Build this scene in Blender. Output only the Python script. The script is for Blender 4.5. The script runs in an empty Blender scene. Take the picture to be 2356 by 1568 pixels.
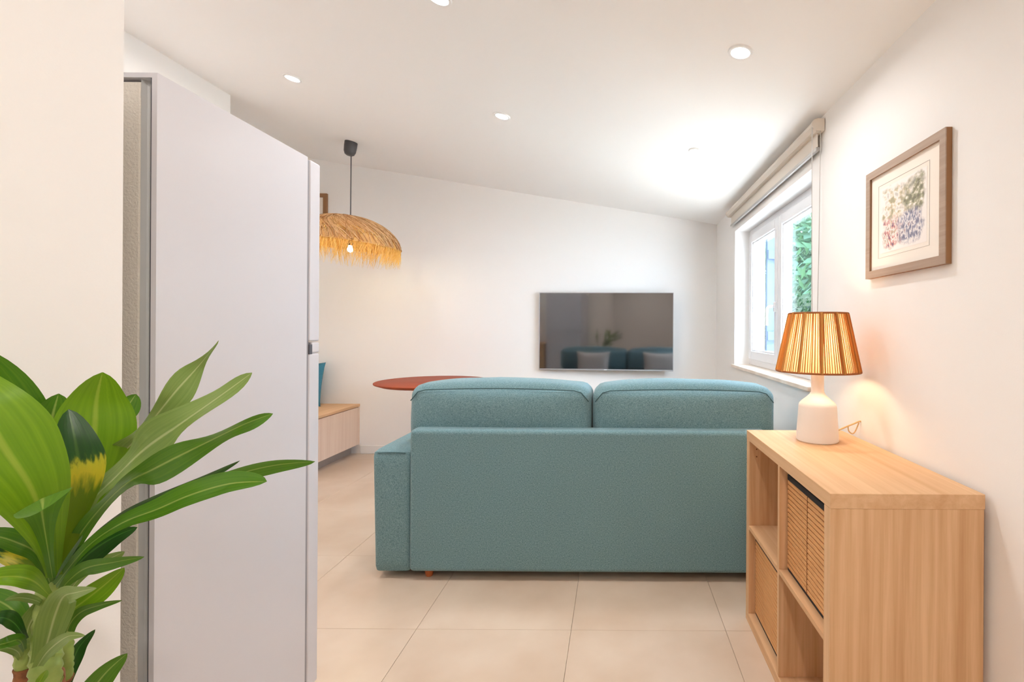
import bpy, bmesh, math, random
from mathutils import Vector, Matrix, noise
C = bpy.context.scene.collection
random.seed(7)
PI = math.pi

# ------------------------------------------------------------------ camera, sky, exposure
F, PX, PY, CZ, ROLL = 1110.0, 1415.0, 757.0, 1.18, 0.006
cam_d = bpy.data.cameras.new('camera'); cam = bpy.data.objects.new('camera', cam_d); C.objects.link(cam)
cam_d.sensor_width = 36.0; cam_d.lens = F / 2356 * 36
cam_d.shift_x = -(PX - 1178) / 2356; cam_d.shift_y = -(784 - PY) / 2356
cam_d.clip_start = 0.02
cam.matrix_world = Matrix.Translation((0, 0, CZ)) @ Matrix.Rotation(PI/2, 4, 'X') @ Matrix.Rotation(ROLL, 4, 'Z')
sc = bpy.context.scene
sc.camera = cam
sc.view_settings.view_transform = 'Standard'; sc.view_settings.look = 'None'
sc.view_settings.gamma = 1.0; sc.view_settings.use_curve_mapping = False
sc.view_settings.exposure = 0.36
sc.cycles.max_bounces = 10; sc.cycles.diffuse_bounces = 7; sc.cycles.glossy_bounces = 4
sc.cycles.transmission_bounces = 6; sc.cycles.transparent_max_bounces = 12
sc.cycles.caustics_reflective = False; sc.cycles.caustics_refractive = False
sc.cycles.sample_clamp_indirect = 6.0
sc.cycles.use_denoising = True
world = bpy.data.worlds.new('sky'); sc.world = world; world.use_nodes = True
bg = world.node_tree.nodes['Background']
bg.inputs[0].default_value = (0.62, 0.81, 1.0, 1); bg.inputs[1].default_value = 14.0

sun_d = bpy.data.lights.new('sun', 'SUN'); sun_d.energy = 27; sun_d.color = (1, .95, .88); sun_d.angle = .01
sun = bpy.data.objects.new('sun', sun_d); C.objects.link(sun)
sun.rotation_euler = Vector((-.13, .45, -.88)).to_track_quat('-Z', 'Y').to_euler()
SPOT_W, SPOT_COL = 4.3, (1.0, 0.99, 0.99)
LAMP_W, LAMP_COL = 7.2, (1.0, 0.76, 0.50)
PEND_W, PEND_COL = 9.0, (1.0, 0.84, 0.55)

def zc(x):                       # the sloping ceiling
    return 2.165 + 0.157 * (0.95 - x)

# ------------------------------------------------------------------ helpers
def S(r, g, b):
    f = lambda c: (c/255/12.92) if c/255 <= .04045 else ((c/255 + .055)/1.055)**2.4
    return (f(r), f(g), f(b), 1.0)

def P(px, py, d):                # the point at depth d whose image is (px, py)
    a, b = (px - PX) / F * d, (PY - py) / F * d
    c, s = math.cos(ROLL), math.sin(ROLL)
    return Vector((a*c - b*s, d, CZ + a*s + b*c))

def new_mat(name):
    m = bpy.data.materials.new(name); m.use_nodes = True
    n = m.node_tree.nodes; return m, m.node_tree, n['Principled BSDF']

def mat(name, col, rough=.5, metal=0.0, ior=None, bump=None, vary=None, emit=None, sheen=0):
    """bump=(scale, strength); vary=(scale, col2)"""
    m, t, p = new_mat(name)
    p.inputs['Base Color'].default_value = col; p.inputs['Roughness'].default_value = rough
    p.inputs['Metallic'].default_value = metal
    if ior: p.inputs['IOR'].default_value = ior
    if sheen: p.inputs['Sheen Weight'].default_value = sheen
    if emit: p.inputs['Emission Color'].default_value = emit[0]; p.inputs['Emission Strength'].default_value = emit[1]
    tc = t.nodes.new('ShaderNodeTexCoord')
    if vary:
        nz = t.nodes.new('ShaderNodeTexNoise'); nz.inputs['Scale'].default_value = vary[0]; nz.inputs['Detail'].default_value = 4
        t.links.new(tc.outputs['Object'], nz.inputs['Vector'])
        r = t.nodes.new('ShaderNodeValToRGB'); r.color_ramp.elements[0].position = .35; r.color_ramp.elements[1].position = .65
        r.color_ramp.elements[0].color = col; r.color_ramp.elements[1].color = vary[1]
        t.links.new(nz.outputs['Fac'], r.inputs[0]); t.links.new(r.outputs[0], p.inputs['Base Color'])
    if bump:
        nz = t.nodes.new('ShaderNodeTexNoise'); nz.inputs['Scale'].default_value = bump[0]; nz.inputs['Detail'].default_value = 3
        t.links.new(tc.outputs['Object'], nz.inputs['Vector'])
        b = t.nodes.new('ShaderNodeBump'); b.inputs['Strength'].default_value = bump[1]; b.inputs['Distance'].default_value = .002
        t.links.new(nz.outputs['Fac'], b.inputs['Height']); t.links.new(b.outputs[0], p.inputs['Normal'])
    return m

def wood(name, c1, c2, axis, scale=1.0, rough=.6):
    m, t, p = new_mat(name)
    tc = t.nodes.new('ShaderNodeTexCoord'); mp = t.nodes.new('ShaderNodeMapping')
    sc_ = [38*scale]*3; sc_[axis] = 1.1*scale
    mp.inputs['Scale'].default_value = sc_
    nz = t.nodes.new('ShaderNodeTexNoise'); nz.inputs['Scale'].default_value = 1.0; nz.inputs['Detail'].default_value = 6; nz.inputs['Roughness'].default_value = .62
    nz.inputs['Distortion'].default_value = .4
    mp2 = t.nodes.new('ShaderNodeMapping'); s2 = [5*scale]*3; s2[axis] = .3*scale; mp2.inputs['Scale'].default_value = s2
    n2 = t.nodes.new('ShaderNodeTexNoise'); n2.inputs['Scale'].default_value = 1.0; n2.inputs['Detail'].default_value = 2
    add = t.nodes.new('ShaderNodeMix'); add.data_type = 'FLOAT'; add.inputs[0].default_value = .4
    r = t.nodes.new('ShaderNodeValToRGB'); r.color_ramp.elements[0].position = .36; r.color_ramp.elements[1].position = .62
    r.color_ramp.elements[0].color = c2; r.color_ramp.elements[1].color = c1
    t.links.new(tc.outputs['Object'], mp.inputs[0]); t.links.new(mp.outputs[0], nz.inputs['Vector'])
    t.links.new(tc.outputs['Object'], mp2.inputs[0]); t.links.new(mp2.outputs[0], n2.inputs['Vector'])
    t.links.new(nz.outputs['Fac'], add.inputs[2]); t.links.new(n2.outputs['Fac'], add.inputs[3])
    t.links.new(add.outputs[0], r.inputs[0]); t.links.new(r.outputs[0], p.inputs['Base Color'])
    b = t.nodes.new('ShaderNodeBump'); b.inputs['Strength'].default_value = .08; b.inputs['Distance'].default_value = .001
    t.links.new(nz.outputs['Fac'], b.inputs['Height']); t.links.new(b.outputs[0], p.inputs['Normal'])
    p.inputs['Roughness'].default_value = rough; p.inputs['IOR'].default_value = 1.36
    return m

def fabric(name, c1, c2, scale=420, rough=.95):
    m, t, p = new_mat(name)
    tc = t.nodes.new('ShaderNodeTexCoord')
    ns = []
    for sx in ((1, 1, .35), (.35, 1, 1)):
        mp = t.nodes.new('ShaderNodeMapping'); mp.inputs['Scale'].default_value = sx
        nz = t.nodes.new('ShaderNodeTexNoise'); nz.inputs['Scale'].default_value = scale; nz.inputs['Detail'].default_value = 2.5
        t.links.new(tc.outputs['Object'], mp.inputs[0]); t.links.new(mp.outputs[0], nz.inputs['Vector']); ns.append(nz)
    a = t.nodes.new('ShaderNodeMix'); a.data_type = 'FLOAT'; a.inputs[0].default_value = .5
    t.links.new(ns[0].outputs['Fac'], a.inputs[2]); t.links.new(ns[1].outputs['Fac'], a.inputs[3])
    r = t.nodes.new('ShaderNodeValToRGB'); r.color_ramp.elements[0].position = .36; r.color_ramp.elements[1].position = .64
    r.color_ramp.elements[0].color = c1; r.color_ramp.elements[1].color = c2
    t.links.new(a.outputs[0], r.inputs[0]); t.links.new(r.outputs[0], p.inputs['Base Color'])
    b = t.nodes.new('ShaderNodeBump'); b.inputs['Strength'].default_value = .25; b.inputs['Distance'].default_value = .001
    t.links.new(a.outputs[0], b.inputs['Height']); t.links.new(b.outputs[0], p.inputs['Normal'])
    p.inputs['Roughness'].default_value = rough; p.inputs['Sheen Weight'].default_value = .15
    return m

def translucent(name, col, tcol, fac, rough=.8):
    m, t, p = new_mat(name)
    p.inputs['Base Color'].default_value = col; p.inputs['Roughness'].default_value = rough
    tr = t.nodes.new('ShaderNodeBsdfTranslucent'); tr.inputs[0].default_value = tcol
    mx = t.nodes.new('ShaderNodeMixShader'); mx.inputs[0].default_value = fac
    out = t.nodes['Material Output']
    t.links.new(p.outputs[0], mx.inputs[1]); t.links.new(tr.outputs[0], mx.inputs[2]); t.links.new(mx.outputs[0], out.inputs[0])
    return m

def strands(name, cols, tcol, fac):
    m, t, p = new_mat(name); p.inputs['Roughness'].default_value = .8
    g = t.nodes.new('ShaderNodeNewGeometry'); r = t.nodes.new('ShaderNodeValToRGB')
    r.color_ramp.interpolation = 'CONSTANT'; e = r.color_ramp.elements
    for k, c in enumerate(cols):
        q = e[k] if k < 2 else e.new(k/len(cols)); q.position = k/len(cols); q.color = c
    t.links.new(g.outputs['Random Per Island'], r.inputs[0]); t.links.new(r.outputs[0], p.inputs['Base Color'])
    tr = t.nodes.new('ShaderNodeBsdfTranslucent'); tr.inputs[0].default_value = tcol
    mx = t.nodes.new('ShaderNodeMixShader'); mx.inputs[0].default_value = fac
    t.links.new(p.outputs[0], mx.inputs[1]); t.links.new(tr.outputs[0], mx.inputs[2]); t.links.new(mx.outputs[0], t.nodes['Material Output'].inputs[0])
    return m

def glow(name, col, s):
    m = bpy.data.materials.new(name); m.use_nodes = True; t = m.node_tree; t.nodes.clear()
    e = t.nodes.new('ShaderNodeEmission'); e.inputs[0].default_value = col; e.inputs[1].default_value = s
    o = t.nodes.new('ShaderNodeOutputMaterial'); t.links.new(e.outputs[0], o.inputs[0]); return m

def add_box(bm, lo, hi, bev=0.0, seg=2):
    r = bmesh.ops.create_cube(bm, size=1.0); vs = r['verts']
    for v in vs:
        v.co = Vector([lo[i] + (v.co[i] + .5) * (hi[i] - lo[i]) for i in range(3)])
    if bev:
        es = list({e for v in vs for e in v.link_edges})
        bmesh.ops.bevel(bm, geom=es, offset=bev, segments=seg, affect='EDGES', profile=.5)
    return bm

def box(lo, hi, bev=0.0, seg=2):
    return add_box(bmesh.new(), lo, hi, bev, seg)

def add_poly(bm, outline, y0, y1, to3):       # extrude a 2-D outline; to3(u, v, w) gives the point
    a = [bm.verts.new(to3(u, v, y0)) for u, v in outline]; b = [bm.verts.new(to3(u, v, y1)) for u, v in outline]
    n = len(a); bm.faces.new(a); bm.faces.new(b[::-1])
    for i in range(n): bm.faces.new((a[i], b[i], b[(i+1) % n], a[(i+1) % n]))
    bmesh.ops.recalc_face_normals(bm, faces=bm.faces[:]); return bm

def add_lathe(bm, prof, n=40, c=(0, 0, 0), cap=True):
    rings = []
    for r, z in prof:
        if r < 1e-5: rings.append([bm.verts.new((c[0], c[1], c[2] + z))])
        else: rings.append([bm.verts.new((c[0] + r*math.cos(2*PI*i/n), c[1] + r*math.sin(2*PI*i/n), c[2] + z)) for i in range(n)])
    for a, b in zip(rings, rings[1:]):
        for i in range(n):
            j = (i+1) % n
            if len(a) == 1 and len(b) == 1: continue
            if len(a) == 1: bm.faces.new((a[0], b[i], b[j]))
            elif len(b) == 1: bm.faces.new((a[i], b[0], a[j]))
            else: bm.faces.new((a[i], b[i], b[j], a[j]))
    if cap:
        for r in (rings[0], rings[-1]):
            if len(r) > 1: bm.faces.new(r)
    bmesh.ops.recalc_face_normals(bm, faces=bm.faces[:]); return bm

def lathe(prof, n=40, c=(0, 0, 0), cap=True): return add_lathe(bmesh.new(), prof, n, c, cap)

def smooth_path(pts, n=8):
    pts = [Vector(p) for p in pts]; out = []
    for i in range(len(pts)-1):
        p0, p1, p2, p3 = pts[max(i-1, 0)], pts[i], pts[i+1], pts[min(i+2, len(pts)-1)]
        for k in range(n):
            t = k/n
            out.append(.5*((2*p1) + (p2-p0)*t + (2*p0-5*p1+4*p2-p3)*t*t + (3*p1-p0-3*p2+p3)*t**3))
    out.append(pts[-1]); return out

def add_tube(bm, path, r, n=8, closed=False):
    path = [Vector(p) for p in path]; rings = []; m = len(path); up = None
    for i, p in enumerate(path):
        if closed: t = path[(i+1) % m] - path[i-1]
        else: t = path[min(i+1, m-1)] - path[max(i-1, 0)]
        t.normalize()
        if up is None: up = Vector((0, 0, 1)) if abs(t.z) < .9 else Vector((1, 0, 0))
        s = t.cross(up).normalized(); up = s.cross(t).normalized()
        rr = r(i/(m-1)) if callable(r) else r
        rings.append([bm.verts.new(p + rr*(math.cos(2*PI*k/n)*s + math.sin(2*PI*k/n)*up)) for k in range(n)])
    for a, b in list(zip(rings, rings[1:])) + ([(rings[-1], rings[0])] if closed else []):
        for k in range(n): bm.faces.new((a[k], a[(k+1) % n], b[(k+1) % n], b[k]))
    if not closed: bm.faces.new(rings[0][::-1]); bm.faces.new(rings[-1])
    return bm

def tube(path, r, n=8, closed=False): return add_tube(bmesh.new(), path, r, n, closed)

def obj(name, bm, m, parent=None, smooth=False):
    me = bpy.data.meshes.new(name); bm.normal_update(); bm.to_mesh(me); bm.free()
    if smooth:
        me.shade_smooth()
        if smooth != 'w': me.set_sharp_from_angle(angle=math.radians(40))
    me.materials.append(m); o = bpy.data.objects.new(name, me); C.objects.link(o)
    if smooth == 'w':
        w = o.modifiers.new('weighted', 'WEIGHTED_NORMAL'); w.weight = 100; w.keep_sharp = False
    if parent: o.parent = parent; o.matrix_parent_inverse = Matrix.Translation(-parent.location) if parent.type == 'EMPTY' else Matrix.Identity(4)
    return o

def thing(name, label, cat, loc, group=None):
    o = bpy.data.objects.new(name, None); C.objects.link(o); o.location = loc; o.empty_display_size = .05
    o['label'] = label; o['category'] = cat
    if group: o['group'] = group
    return o

def tag(o, label, cat, group=None):
    o['label'] = label; o['category'] = cat
    if group: o['group'] = group
    return o

def struct(name, bm, m, parent=None, smooth=False, label=None):
    o = obj(name, bm, m, parent, smooth)
    if not parent: o['kind'] = 'structure'
    if label: o['label'] = label
    return o

def puffy(lo, hi, r, puff=(0, 0, 0), n=14, wob=0.0, seed=0):
    """rounded box whose faces bulge by puff"""
    bm = bmesh.new(); bmesh.ops.create_cube(bm, size=2.0)
    bmesh.ops.subdivide_edges(bm, edges=bm.edges[:], cuts=n, use_grid_fill=True)
    lo, hi = Vector(lo), Vector(hi); c = (lo+hi)/2; h = (hi-lo)/2
    for v in bm.verts:
        u = v.co.copy()
        q = Vector([math.copysign(abs(u[i])**.8, u[i]) for i in range(3)])
        p = Vector([q[i]*h[i] for i in range(3)])
        inner = Vector([max(-h[i]+r, min(h[i]-r, p[i])) for i in range(3)])
        d = p - inner
        if d.length > 1e-9: p = inner + d.normalized()*r if max(abs(u[i]) for i in range(3)) > .999 else p
        for i in range(3):
            j, k = (i+1) % 3, (i+2) % 3
            if abs(u[i]) > .999:
                p[i] += math.copysign(puff[i]*(1-u[j]**2)*(1-u[k]**2), u[i])
        if wob:
            w = noise.noise(Vector((p.x*5+seed, p.y*5, p.z*7)))*wob
            p += Vector((w*.3, w, w*.6))
        v.co = c + p
    return bm

# ------------------------------------------------------------------ materials
M = {}
M['wall'] = mat('white_plaster', S(241, 239, 237), .9, bump=(220, .06))
M['ceil'] = mat('white_ceiling_paint', S(243, 242, 241), .95)
M['trimw'] = mat('white_gloss_trim', S(238, 238, 238), .4)
M['tile'] = mat('beige_porcelain', S(216, 197, 178), .28, vary=(2.4, S(202, 179, 157)), bump=(60, .03))
M['grout'] = mat('grout', S(196, 176, 156), .9)
M['sofa'] = fabric('teal_wool', S(78, 114, 121), S(128, 159, 166), 420)
M['seam'] = mat('teal_seam', S(62, 90, 94), .95)
M['leg'] = mat('orange_wood_leg', S(176, 96, 48), .45)
M['oakz'] = wood('oak_upright', S(226, 188, 148), S(190, 144, 100), 2)
M['oaky'] = wood('oak_lengthwise', S(222, 184, 144), S(202, 158, 116), 1)
M['oakx'] = wood('oak_crosswise', S(214, 174, 134), S(196, 150, 108), 0)
M['bench'] = wood('bench_ash', S(238, 216, 198), S(222, 194, 174), 2, .6)
M['plinth'] = mat('grey_plinth', S(166, 158, 152), .4, metal=.3)
M['slat'] = wood('rattan', S(224, 172, 118), S(196, 138, 84), 1, 2)
M['slatdark'] = mat('basket_brown_liner', S(120, 74, 40), .9)  # dark brown between the slats, also for stitch and peg holes
M['black'] = mat('black_fabric', S(30, 28, 28), .8)
M['fridge'] = mat('white_enamel', S(212, 210, 215), .32, bump=(140, .05))
M['fridge_back'] = mat('stucco_steel', S(226, 219, 208), .55, bump=(200, 1.0))
M['gutter'] = mat('grey_steel', S(196, 197, 197), .4)
M['dark'] = mat('dark_grey', S(84, 84, 92), .5)
M['gasket'] = mat('gasket_grey', S(150, 148, 152), .8)
M['screen'] = mat('screen_glass', (.006, .006, .008, 1), .06, ior=2.5)
M['bezel'] = mat('silver_bezel', S(190, 190, 194), .3, metal=.6)
M['tvblack'] = mat('black_plastic', S(24, 24, 26), .5)
M['frame'] = wood('taupe_frame', S(178, 158, 142), S(160, 138, 122), 1, 2)
M['frameside'] = mat('brown_frame_edge', S(146, 104, 66), .5)
M['mat'] = mat('cream_mount', S(240, 232, 222), .9)
M['ceramic'] = mat('white_ceramic', S(240, 232, 224), .55, bump=(90, .05))
M['cord'] = mat('beige_cord', S(206, 170, 120), .6)
M['charcoal'] = mat('charcoal_plastic', S(72, 70, 72), .45)
M['blind'] = mat('beige_blind', S(216, 206, 194), .8, bump=(300, .1))
M['rail'] = mat('grey_rail', S(176, 172, 168), .4, metal=.3)
M['upvc'] = mat('white_upvc', S(226, 226, 229), .25)
M['sill'] = mat('cream_stone_sill', S(236, 224, 210), .3, vary=(9, S(222, 204, 186)))
M['table'] = wood('cherry_top', S(160, 74, 44), S(140, 58, 34), 0, .8, .6)
M['tealcush'] = fabric('petrol_fabric', S(40, 104, 128), S(66, 132, 152), 300)
M['pillow'] = fabric('pale_rose_linen', S(214, 200, 194), S(228, 216, 210), 300)
M['shutter'] = mat('blue_paint', (.014, .036, .075, 1), .6)
M['soil'] = mat('potting_soil', S(62, 46, 34), .95, bump=(90, 1))
M['pot'] = mat('white_pot', S(226, 222, 216), .5)
M['bark'] = mat('tan_bark', S(168, 112, 70), .9, vary=(60, S(120, 78, 48)), bump=(120, 1))
M['cane'] = mat('green_cane', S(146, 166, 84), .5, vary=(40, S(120, 146, 62)))
M['hedge'] = translucent('hedge_leaf', (.005, .022, .008, 1), (.008, .036, .008, 1), .35)
M['hedge2'] = translucent('pale_hedge_leaf', (.05, .12, .075, 1), (.07, .15, .06, 1), .4)
M['out'] = mat('outside_render', S(240, 240, 240), .9)
M['ground'] = mat('outside_paving', S(220, 217, 210), .9)

def glass_mat():
    m = bpy.data.materials.new('window_glass'); m.use_nodes = True; t = m.node_tree; t.nodes.clear()
    tr = t.nodes.new('ShaderNodeBsdfTransparent'); gl = t.nodes.new('ShaderNodeBsdfGlossy'); gl.inputs['Roughness'].default_value = .02
    mx = t.nodes.new('ShaderNodeMixShader'); mx.inputs[0].default_value = .08
    o = t.nodes.new('ShaderNodeOutputMaterial')
    t.links.new(tr.outputs[0], mx.inputs[1]); t.links.new(gl.outputs[0], mx.inputs[2])
    t.links.new(mx.outputs[0], o.inputs[0]); return m
M['glass'] = glass_mat()

def leaf_mat(name, dark, light, rib, blotch=None, tl=.3):
    m, t, p = new_mat(name)
    uv = t.nodes.new('ShaderNodeUVMap'); uv.uv_map = 'UVMap'
    sp = t.nodes.new('ShaderNodeSeparateXYZ'); t.links.new(uv.outputs[0], sp.inputs[0])
    mp = t.nodes.new('ShaderNodeMapping'); mp.inputs['Scale'].default_value = (16, 1.2, 1)
    nz = t.nodes.new('ShaderNodeTexNoise'); nz.inputs['Scale'].default_value = 1.0; nz.inputs['Detail'].default_value = 2
    t.links.new(uv.outputs[0], mp.inputs[0]); t.links.new(mp.outputs[0], nz.inputs['Vector'])
    r = t.nodes.new('ShaderNodeValToRGB'); r.color_ramp.elements[0].position = .15; r.color_ramp.elements[1].position = .85
    r.color_ramp.elements[0].color = dark; r.color_ramp.elements[1].color = light
    t.links.new(nz.outputs['Fac'], r.inputs[0])
    a = t.nodes.new('ShaderNodeMath'); a.operation = 'SUBTRACT'; a.inputs[1].default_value = .5; t.links.new(sp.outputs[0], a.inputs[0])
    b = t.nodes.new('ShaderNodeMath'); b.operation = 'ABSOLUTE'; t.links.new(a.outputs[0], b.inputs[0])
    rr = t.nodes.new('ShaderNodeValToRGB'); rr.color_ramp.elements[0].position = .012; rr.color_ramp.elements[1].position = .04
    rr.color_ramp.elements[0].color = (1, 1, 1, 1); rr.color_ramp.elements[1].color = (0, 0, 0, 1); t.links.new(b.outputs[0], rr.inputs[0])
    mx = t.nodes.new('ShaderNodeMix'); mx.data_type = 'RGBA'; mx.inputs[7].default_value = rib
    t.links.new(rr.outputs[0], mx.inputs[0]); t.links.new(r.outputs[0], mx.inputs[6]); colour = mx.outputs[2]
    if blotch:
        n2 = t.nodes.new('ShaderNodeTexNoise'); n2.inputs['Scale'].default_value = 1; n2.inputs['Detail'].default_value = 5
        m2 = t.nodes.new('ShaderNodeMapping'); m2.inputs['Scale'].default_value = (10, 7, 1); t.links.new(uv.outputs[0], m2.inputs[0]); t.links.new(m2.outputs[0], n2.inputs['Vector'])
        q = t.nodes.new('ShaderNodeMath'); q.operation = 'MULTIPLY_ADD'; q.inputs[1].default_value = .28; t.links.new(n2.outputs['Fac'], q.inputs[0]); t.links.new(sp.outputs[1], q.inputs[2])
        br = t.nodes.new('ShaderNodeValToRGB'); e = br.color_ramp.elements
        e[0].position = blotch[1]-.02; e[0].color = (1, 1, 1, 1); e[1].position = blotch[1]+.07; e[1].color = (0, 0, 0, 1)
        cr = t.nodes.new('ShaderNodeValToRGB'); e = cr.color_ramp.elements
        e[0].position = blotch[0]-.12; e[0].color = S(106, 134, 22); e[1].position = blotch[0]; e[1].color = S(206, 190, 44)
        e2 = e.new(blotch[1]); e2.color = S(190, 186, 40); e3 = e.new(blotch[1]+.05); e3.color = S(70, 110, 20)
        t.links.new(q.outputs[0], br.inputs[0]); t.links.new(q.outputs[0], cr.inputs[0])
        m3 = t.nodes.new('ShaderNodeMix'); m3.data_type = 'RGBA'
        t.links.new(br.outputs[0], m3.inputs[0]); t.links.new(colour, m3.inputs[6]); t.links.new(cr.outputs[0], m3.inputs[7]); colour = m3.outputs[2]
    t.links.new(colour, p.inputs['Base Color']); p.inputs['Roughness'].default_value = .33
    tr = t.nodes.new('ShaderNodeBsdfTranslucent'); t.links.new(colour, tr.inputs[0])
    ms = t.nodes.new('ShaderNodeMixShader'); ms.inputs[0].default_value = tl
    t.links.new(p.outputs[0], ms.inputs[1]); t.links.new(tr.outputs[0], ms.inputs[2]); t.links.new(ms.outputs[0], t.nodes['Material Output'].inputs[0])
    bp = t.nodes.new('ShaderNodeBump'); bp.inputs['Strength'].default_value = .15; bp.inputs['Distance'].default_value = .001
    t.links.new(nz.outputs['Fac'], bp.inputs['Height']); t.links.new(bp.outputs[0], p.inputs['Normal'])
    return m
LM = {'b': leaf_mat('bright_leaf', S(92, 140, 18), S(132, 172, 34), S(150, 178, 60)),
      'm': leaf_mat('mid_leaf', S(52, 108, 20), S(96, 140, 36), S(140, 165, 80)),
      'd': leaf_mat('dark_leaf', S(20, 66, 14), S(44, 96, 26), S(70, 120, 50)),
      'p': leaf_mat('pale_leaf', S(108, 140, 66), S(142, 166, 92), S(176, 190, 132)),
      'y': leaf_mat('blotched_leaf', S(16, 60, 12), S(36, 88, 20), S(60, 100, 30), (.66, .76)),
      'z': leaf_mat('yellowing_leaf', S(116, 140, 18), S(158, 172, 36), S(170, 180, 60))}

# ------------------------------------------------------------------ the room
BY = 4.53; RX = .95; NX = -2.98; KX = -2.56; FYB = -1.9
def wall_prism(x0, x1, y0, y1, z0=0.0):
    bm = bmesh.new(); vs = {}
    for x in (x0, x1):
        for y in (y0, y1):
            for k in (0, 1): vs[x, y, k] = bm.verts.new((x, y, zc(x) if k else z0))
    V = lambda *a: [vs[q] for q in a]
    for f in (((x0, y0), (x1, y0)), ((x1, y0), (x1, y1)), ((x1, y1), (x0, y1)), ((x0, y1), (x0, y0))):
        bm.faces.new(V((*f[0], 0), (*f[1], 0), (*f[1], 1), (*f[0], 1)))
    bm.faces.new(V((x0, y0, 1), (x1, y0, 1), (x1, y1, 1), (x0, y1, 1))); bm.faces.new(V((x0, y0, 0), (x0, y1, 0), (x1, y1, 0), (x1, y0, 0)))
    bmesh.ops.recalc_face_normals(bm, faces=bm.faces[:]); return bm

floor = struct('floor', box((NX-.3, FYB-.1, -.12), (RX+.25, BY+.1, -.008)), M['grout'])
tx0, ty0, TS = -.772, 1.893, .607
tile_me = {}
for i in range(-4, 4):
    for j in range(-7, 6):
        xa, xb = tx0 + TS*i, tx0 + TS*(i+1); ya, yb = ty0 + TS*j, ty0 + TS*(j+1)
        xa, xb, ya, yb = max(xa, NX), min(xb, RX), max(ya, FYB), min(yb, BY)
        if xb - xa < .02 or yb - ya < .02: continue
        if xb < -1.1 and yb < .8: continue
        w, h = round(xb-xa, 3), round(yb-ya, 3)
        if (w, h) not in tile_me:
            b = box((-w/2+.0006, -h/2+.0006, -.009), (w/2-.0006, h/2-.0006, 0), .0008, 1)
            me = bpy.data.meshes.new('tile'); b.to_mesh(me); b.free(); me.materials.append(M['tile']); tile_me[w, h] = me
        o = bpy.data.objects.new('tile', tile_me[w, h]); C.objects.link(o); o.parent = floor; o.location = ((xa+xb)/2, (ya+yb)/2, 0)
# tiles share one mesh: let the clouding follow the room instead of repeating
nt = M['tile'].node_tree
geo = nt.nodes.new('ShaderNodeNewGeometry')
for l in list(nt.links):
    if l.from_node.type == 'TEX_COORD': nt.links.new(geo.outputs['Position'], l.to_socket)

bm = bmesh.new()
add_poly(bm, [(NX-.4, zc(NX-.4)), (RX+.3, zc(RX+.3)), (RX+.3, zc(RX+.3)+.15), (NX-.4, zc(NX-.4)+.15)], FYB-.2, BY+.2, lambda u, v, w: (u, w, v))
struct('ceiling', bm, M['ceil'])
struct('wall_back', wall_prism(NX-.3, RX+.24, BY, BY+.15), M['wall'])
struct('wall_front', wall_prism(NX-.3, RX+.24, FYB-.15, FYB), M['wall'])
struct('wall_left', wall_prism(NX-.2, NX, 3.2, BY), M['wall'])
struct('wall_kitchen', wall_prism(NX-.2, KX, .932, 3.2), M['wall'])
struct('wall_partition', wall_prism(NX-.2, -.952, FYB, .932), M['wall'])
WY0, WY1, WZ0, WZ1, WOX = 2.338, 3.834, .885, 1.963, 1.19
bm = bmesh.new()
add_poly(bm, [(FYB, 0), (BY, 0), (BY, 1), (FYB, 1)], 0, 1, lambda u, v, w: (RX + w*(WOX-RX), u, v*WZ0))
add_poly(bm, [(FYB, WZ0), (WY0, WZ0), (WY0, WZ1), (FYB, WZ1)], RX, WOX, lambda u, v, w: (w, u, v))
add_poly(bm, [(WY1, WZ0), (BY, WZ0), (BY, WZ1), (WY1, WZ1)], RX, WOX, lambda u, v, w: (w, u, v))
add_poly(bm, [(RX, WZ1), (WOX, WZ1), (WOX, zc(WOX)), (RX, zc(RX))], FYB, BY, lambda u, v, w: (u, w, v))
struct('wall_right', bm, M['wall'])
struct('baseboard_back', box((-2.38, BY-.012, 0), (RX, BY, .078), .003), M['trimw'])
struct('baseboard_right', box((RX-.012, 2.1, 0), (RX, BY-.012, .078), .003), M['trimw'])

# window: frame, two sashes, handle, sill
win = bpy.data.objects.new('window_1', None); C.objects.link(win); win.location = (1.1, 3.086, .9); win['kind'] = 'structure'
win['label'] = 'white two-sash window with stone sill in the right wall'
FX0, FX1 = 1.065, 1.14
def ring(bm, x0, x1, y0, y1, z0, z1, w, bev=.004):
    add_box(bm, (x0, y0, z0), (x1, y0+w, z1), bev); add_box(bm, (x0, y1-w, z0), (x1, y1, z1), bev)
    add_box(bm, (x0, y0+w, z0), (x1, y1-w, z0+w), bev); add_box(bm, (x0, y0+w, z1-w), (x1, y1-w, z1), bev); return bm
Z0, Z1 = .909, WZ1
struct('window_frame', ring(bmesh.new(), FX0, FX1, WY0, WY1, Z0, Z1, .055), M['upvc'], win)
ym = 3.12
for ya, yb in ((WY0+.045, ym-.002), (ym+.002, WY1-.045)):
    s = struct('sash', ring(bmesh.new(), FX0-.016, FX1-.02, ya, yb, Z0+.045, Z1-.045, .066, .006), M['upvc'], win)
    g = box((1.098, ya+.064, Z0+.107), (1.104, yb-.064, Z1-.107))
    struct('pane', g, M['glass'], s)
    struct('glazing_bead', ring(bmesh.new(), FX0-.006, FX0+.01, ya+.064, yb-.064, Z0+.109, Z1-.109, .012, .002), M['upvc'], s)
hb = box((1.037, ym+.022, 1.30), (1.05, ym+.052, 1.365), .004)
add_tube(hb, smooth_path([(1.045, ym+.037, 1.335), (1.012, ym+.037, 1.335), (.997, ym+.037, 1.325), (.994, ym+.037, 1.30), (.994, ym+.037, 1.21)], 6), .0095, 10)
struct('handle', hb, M['upvc'], win, True)
struct('window_sill', box((RX-.023, WY0-.02, .885), (FX0+.01, WY1+.025, .909), .004), M['sill'], win)

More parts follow.
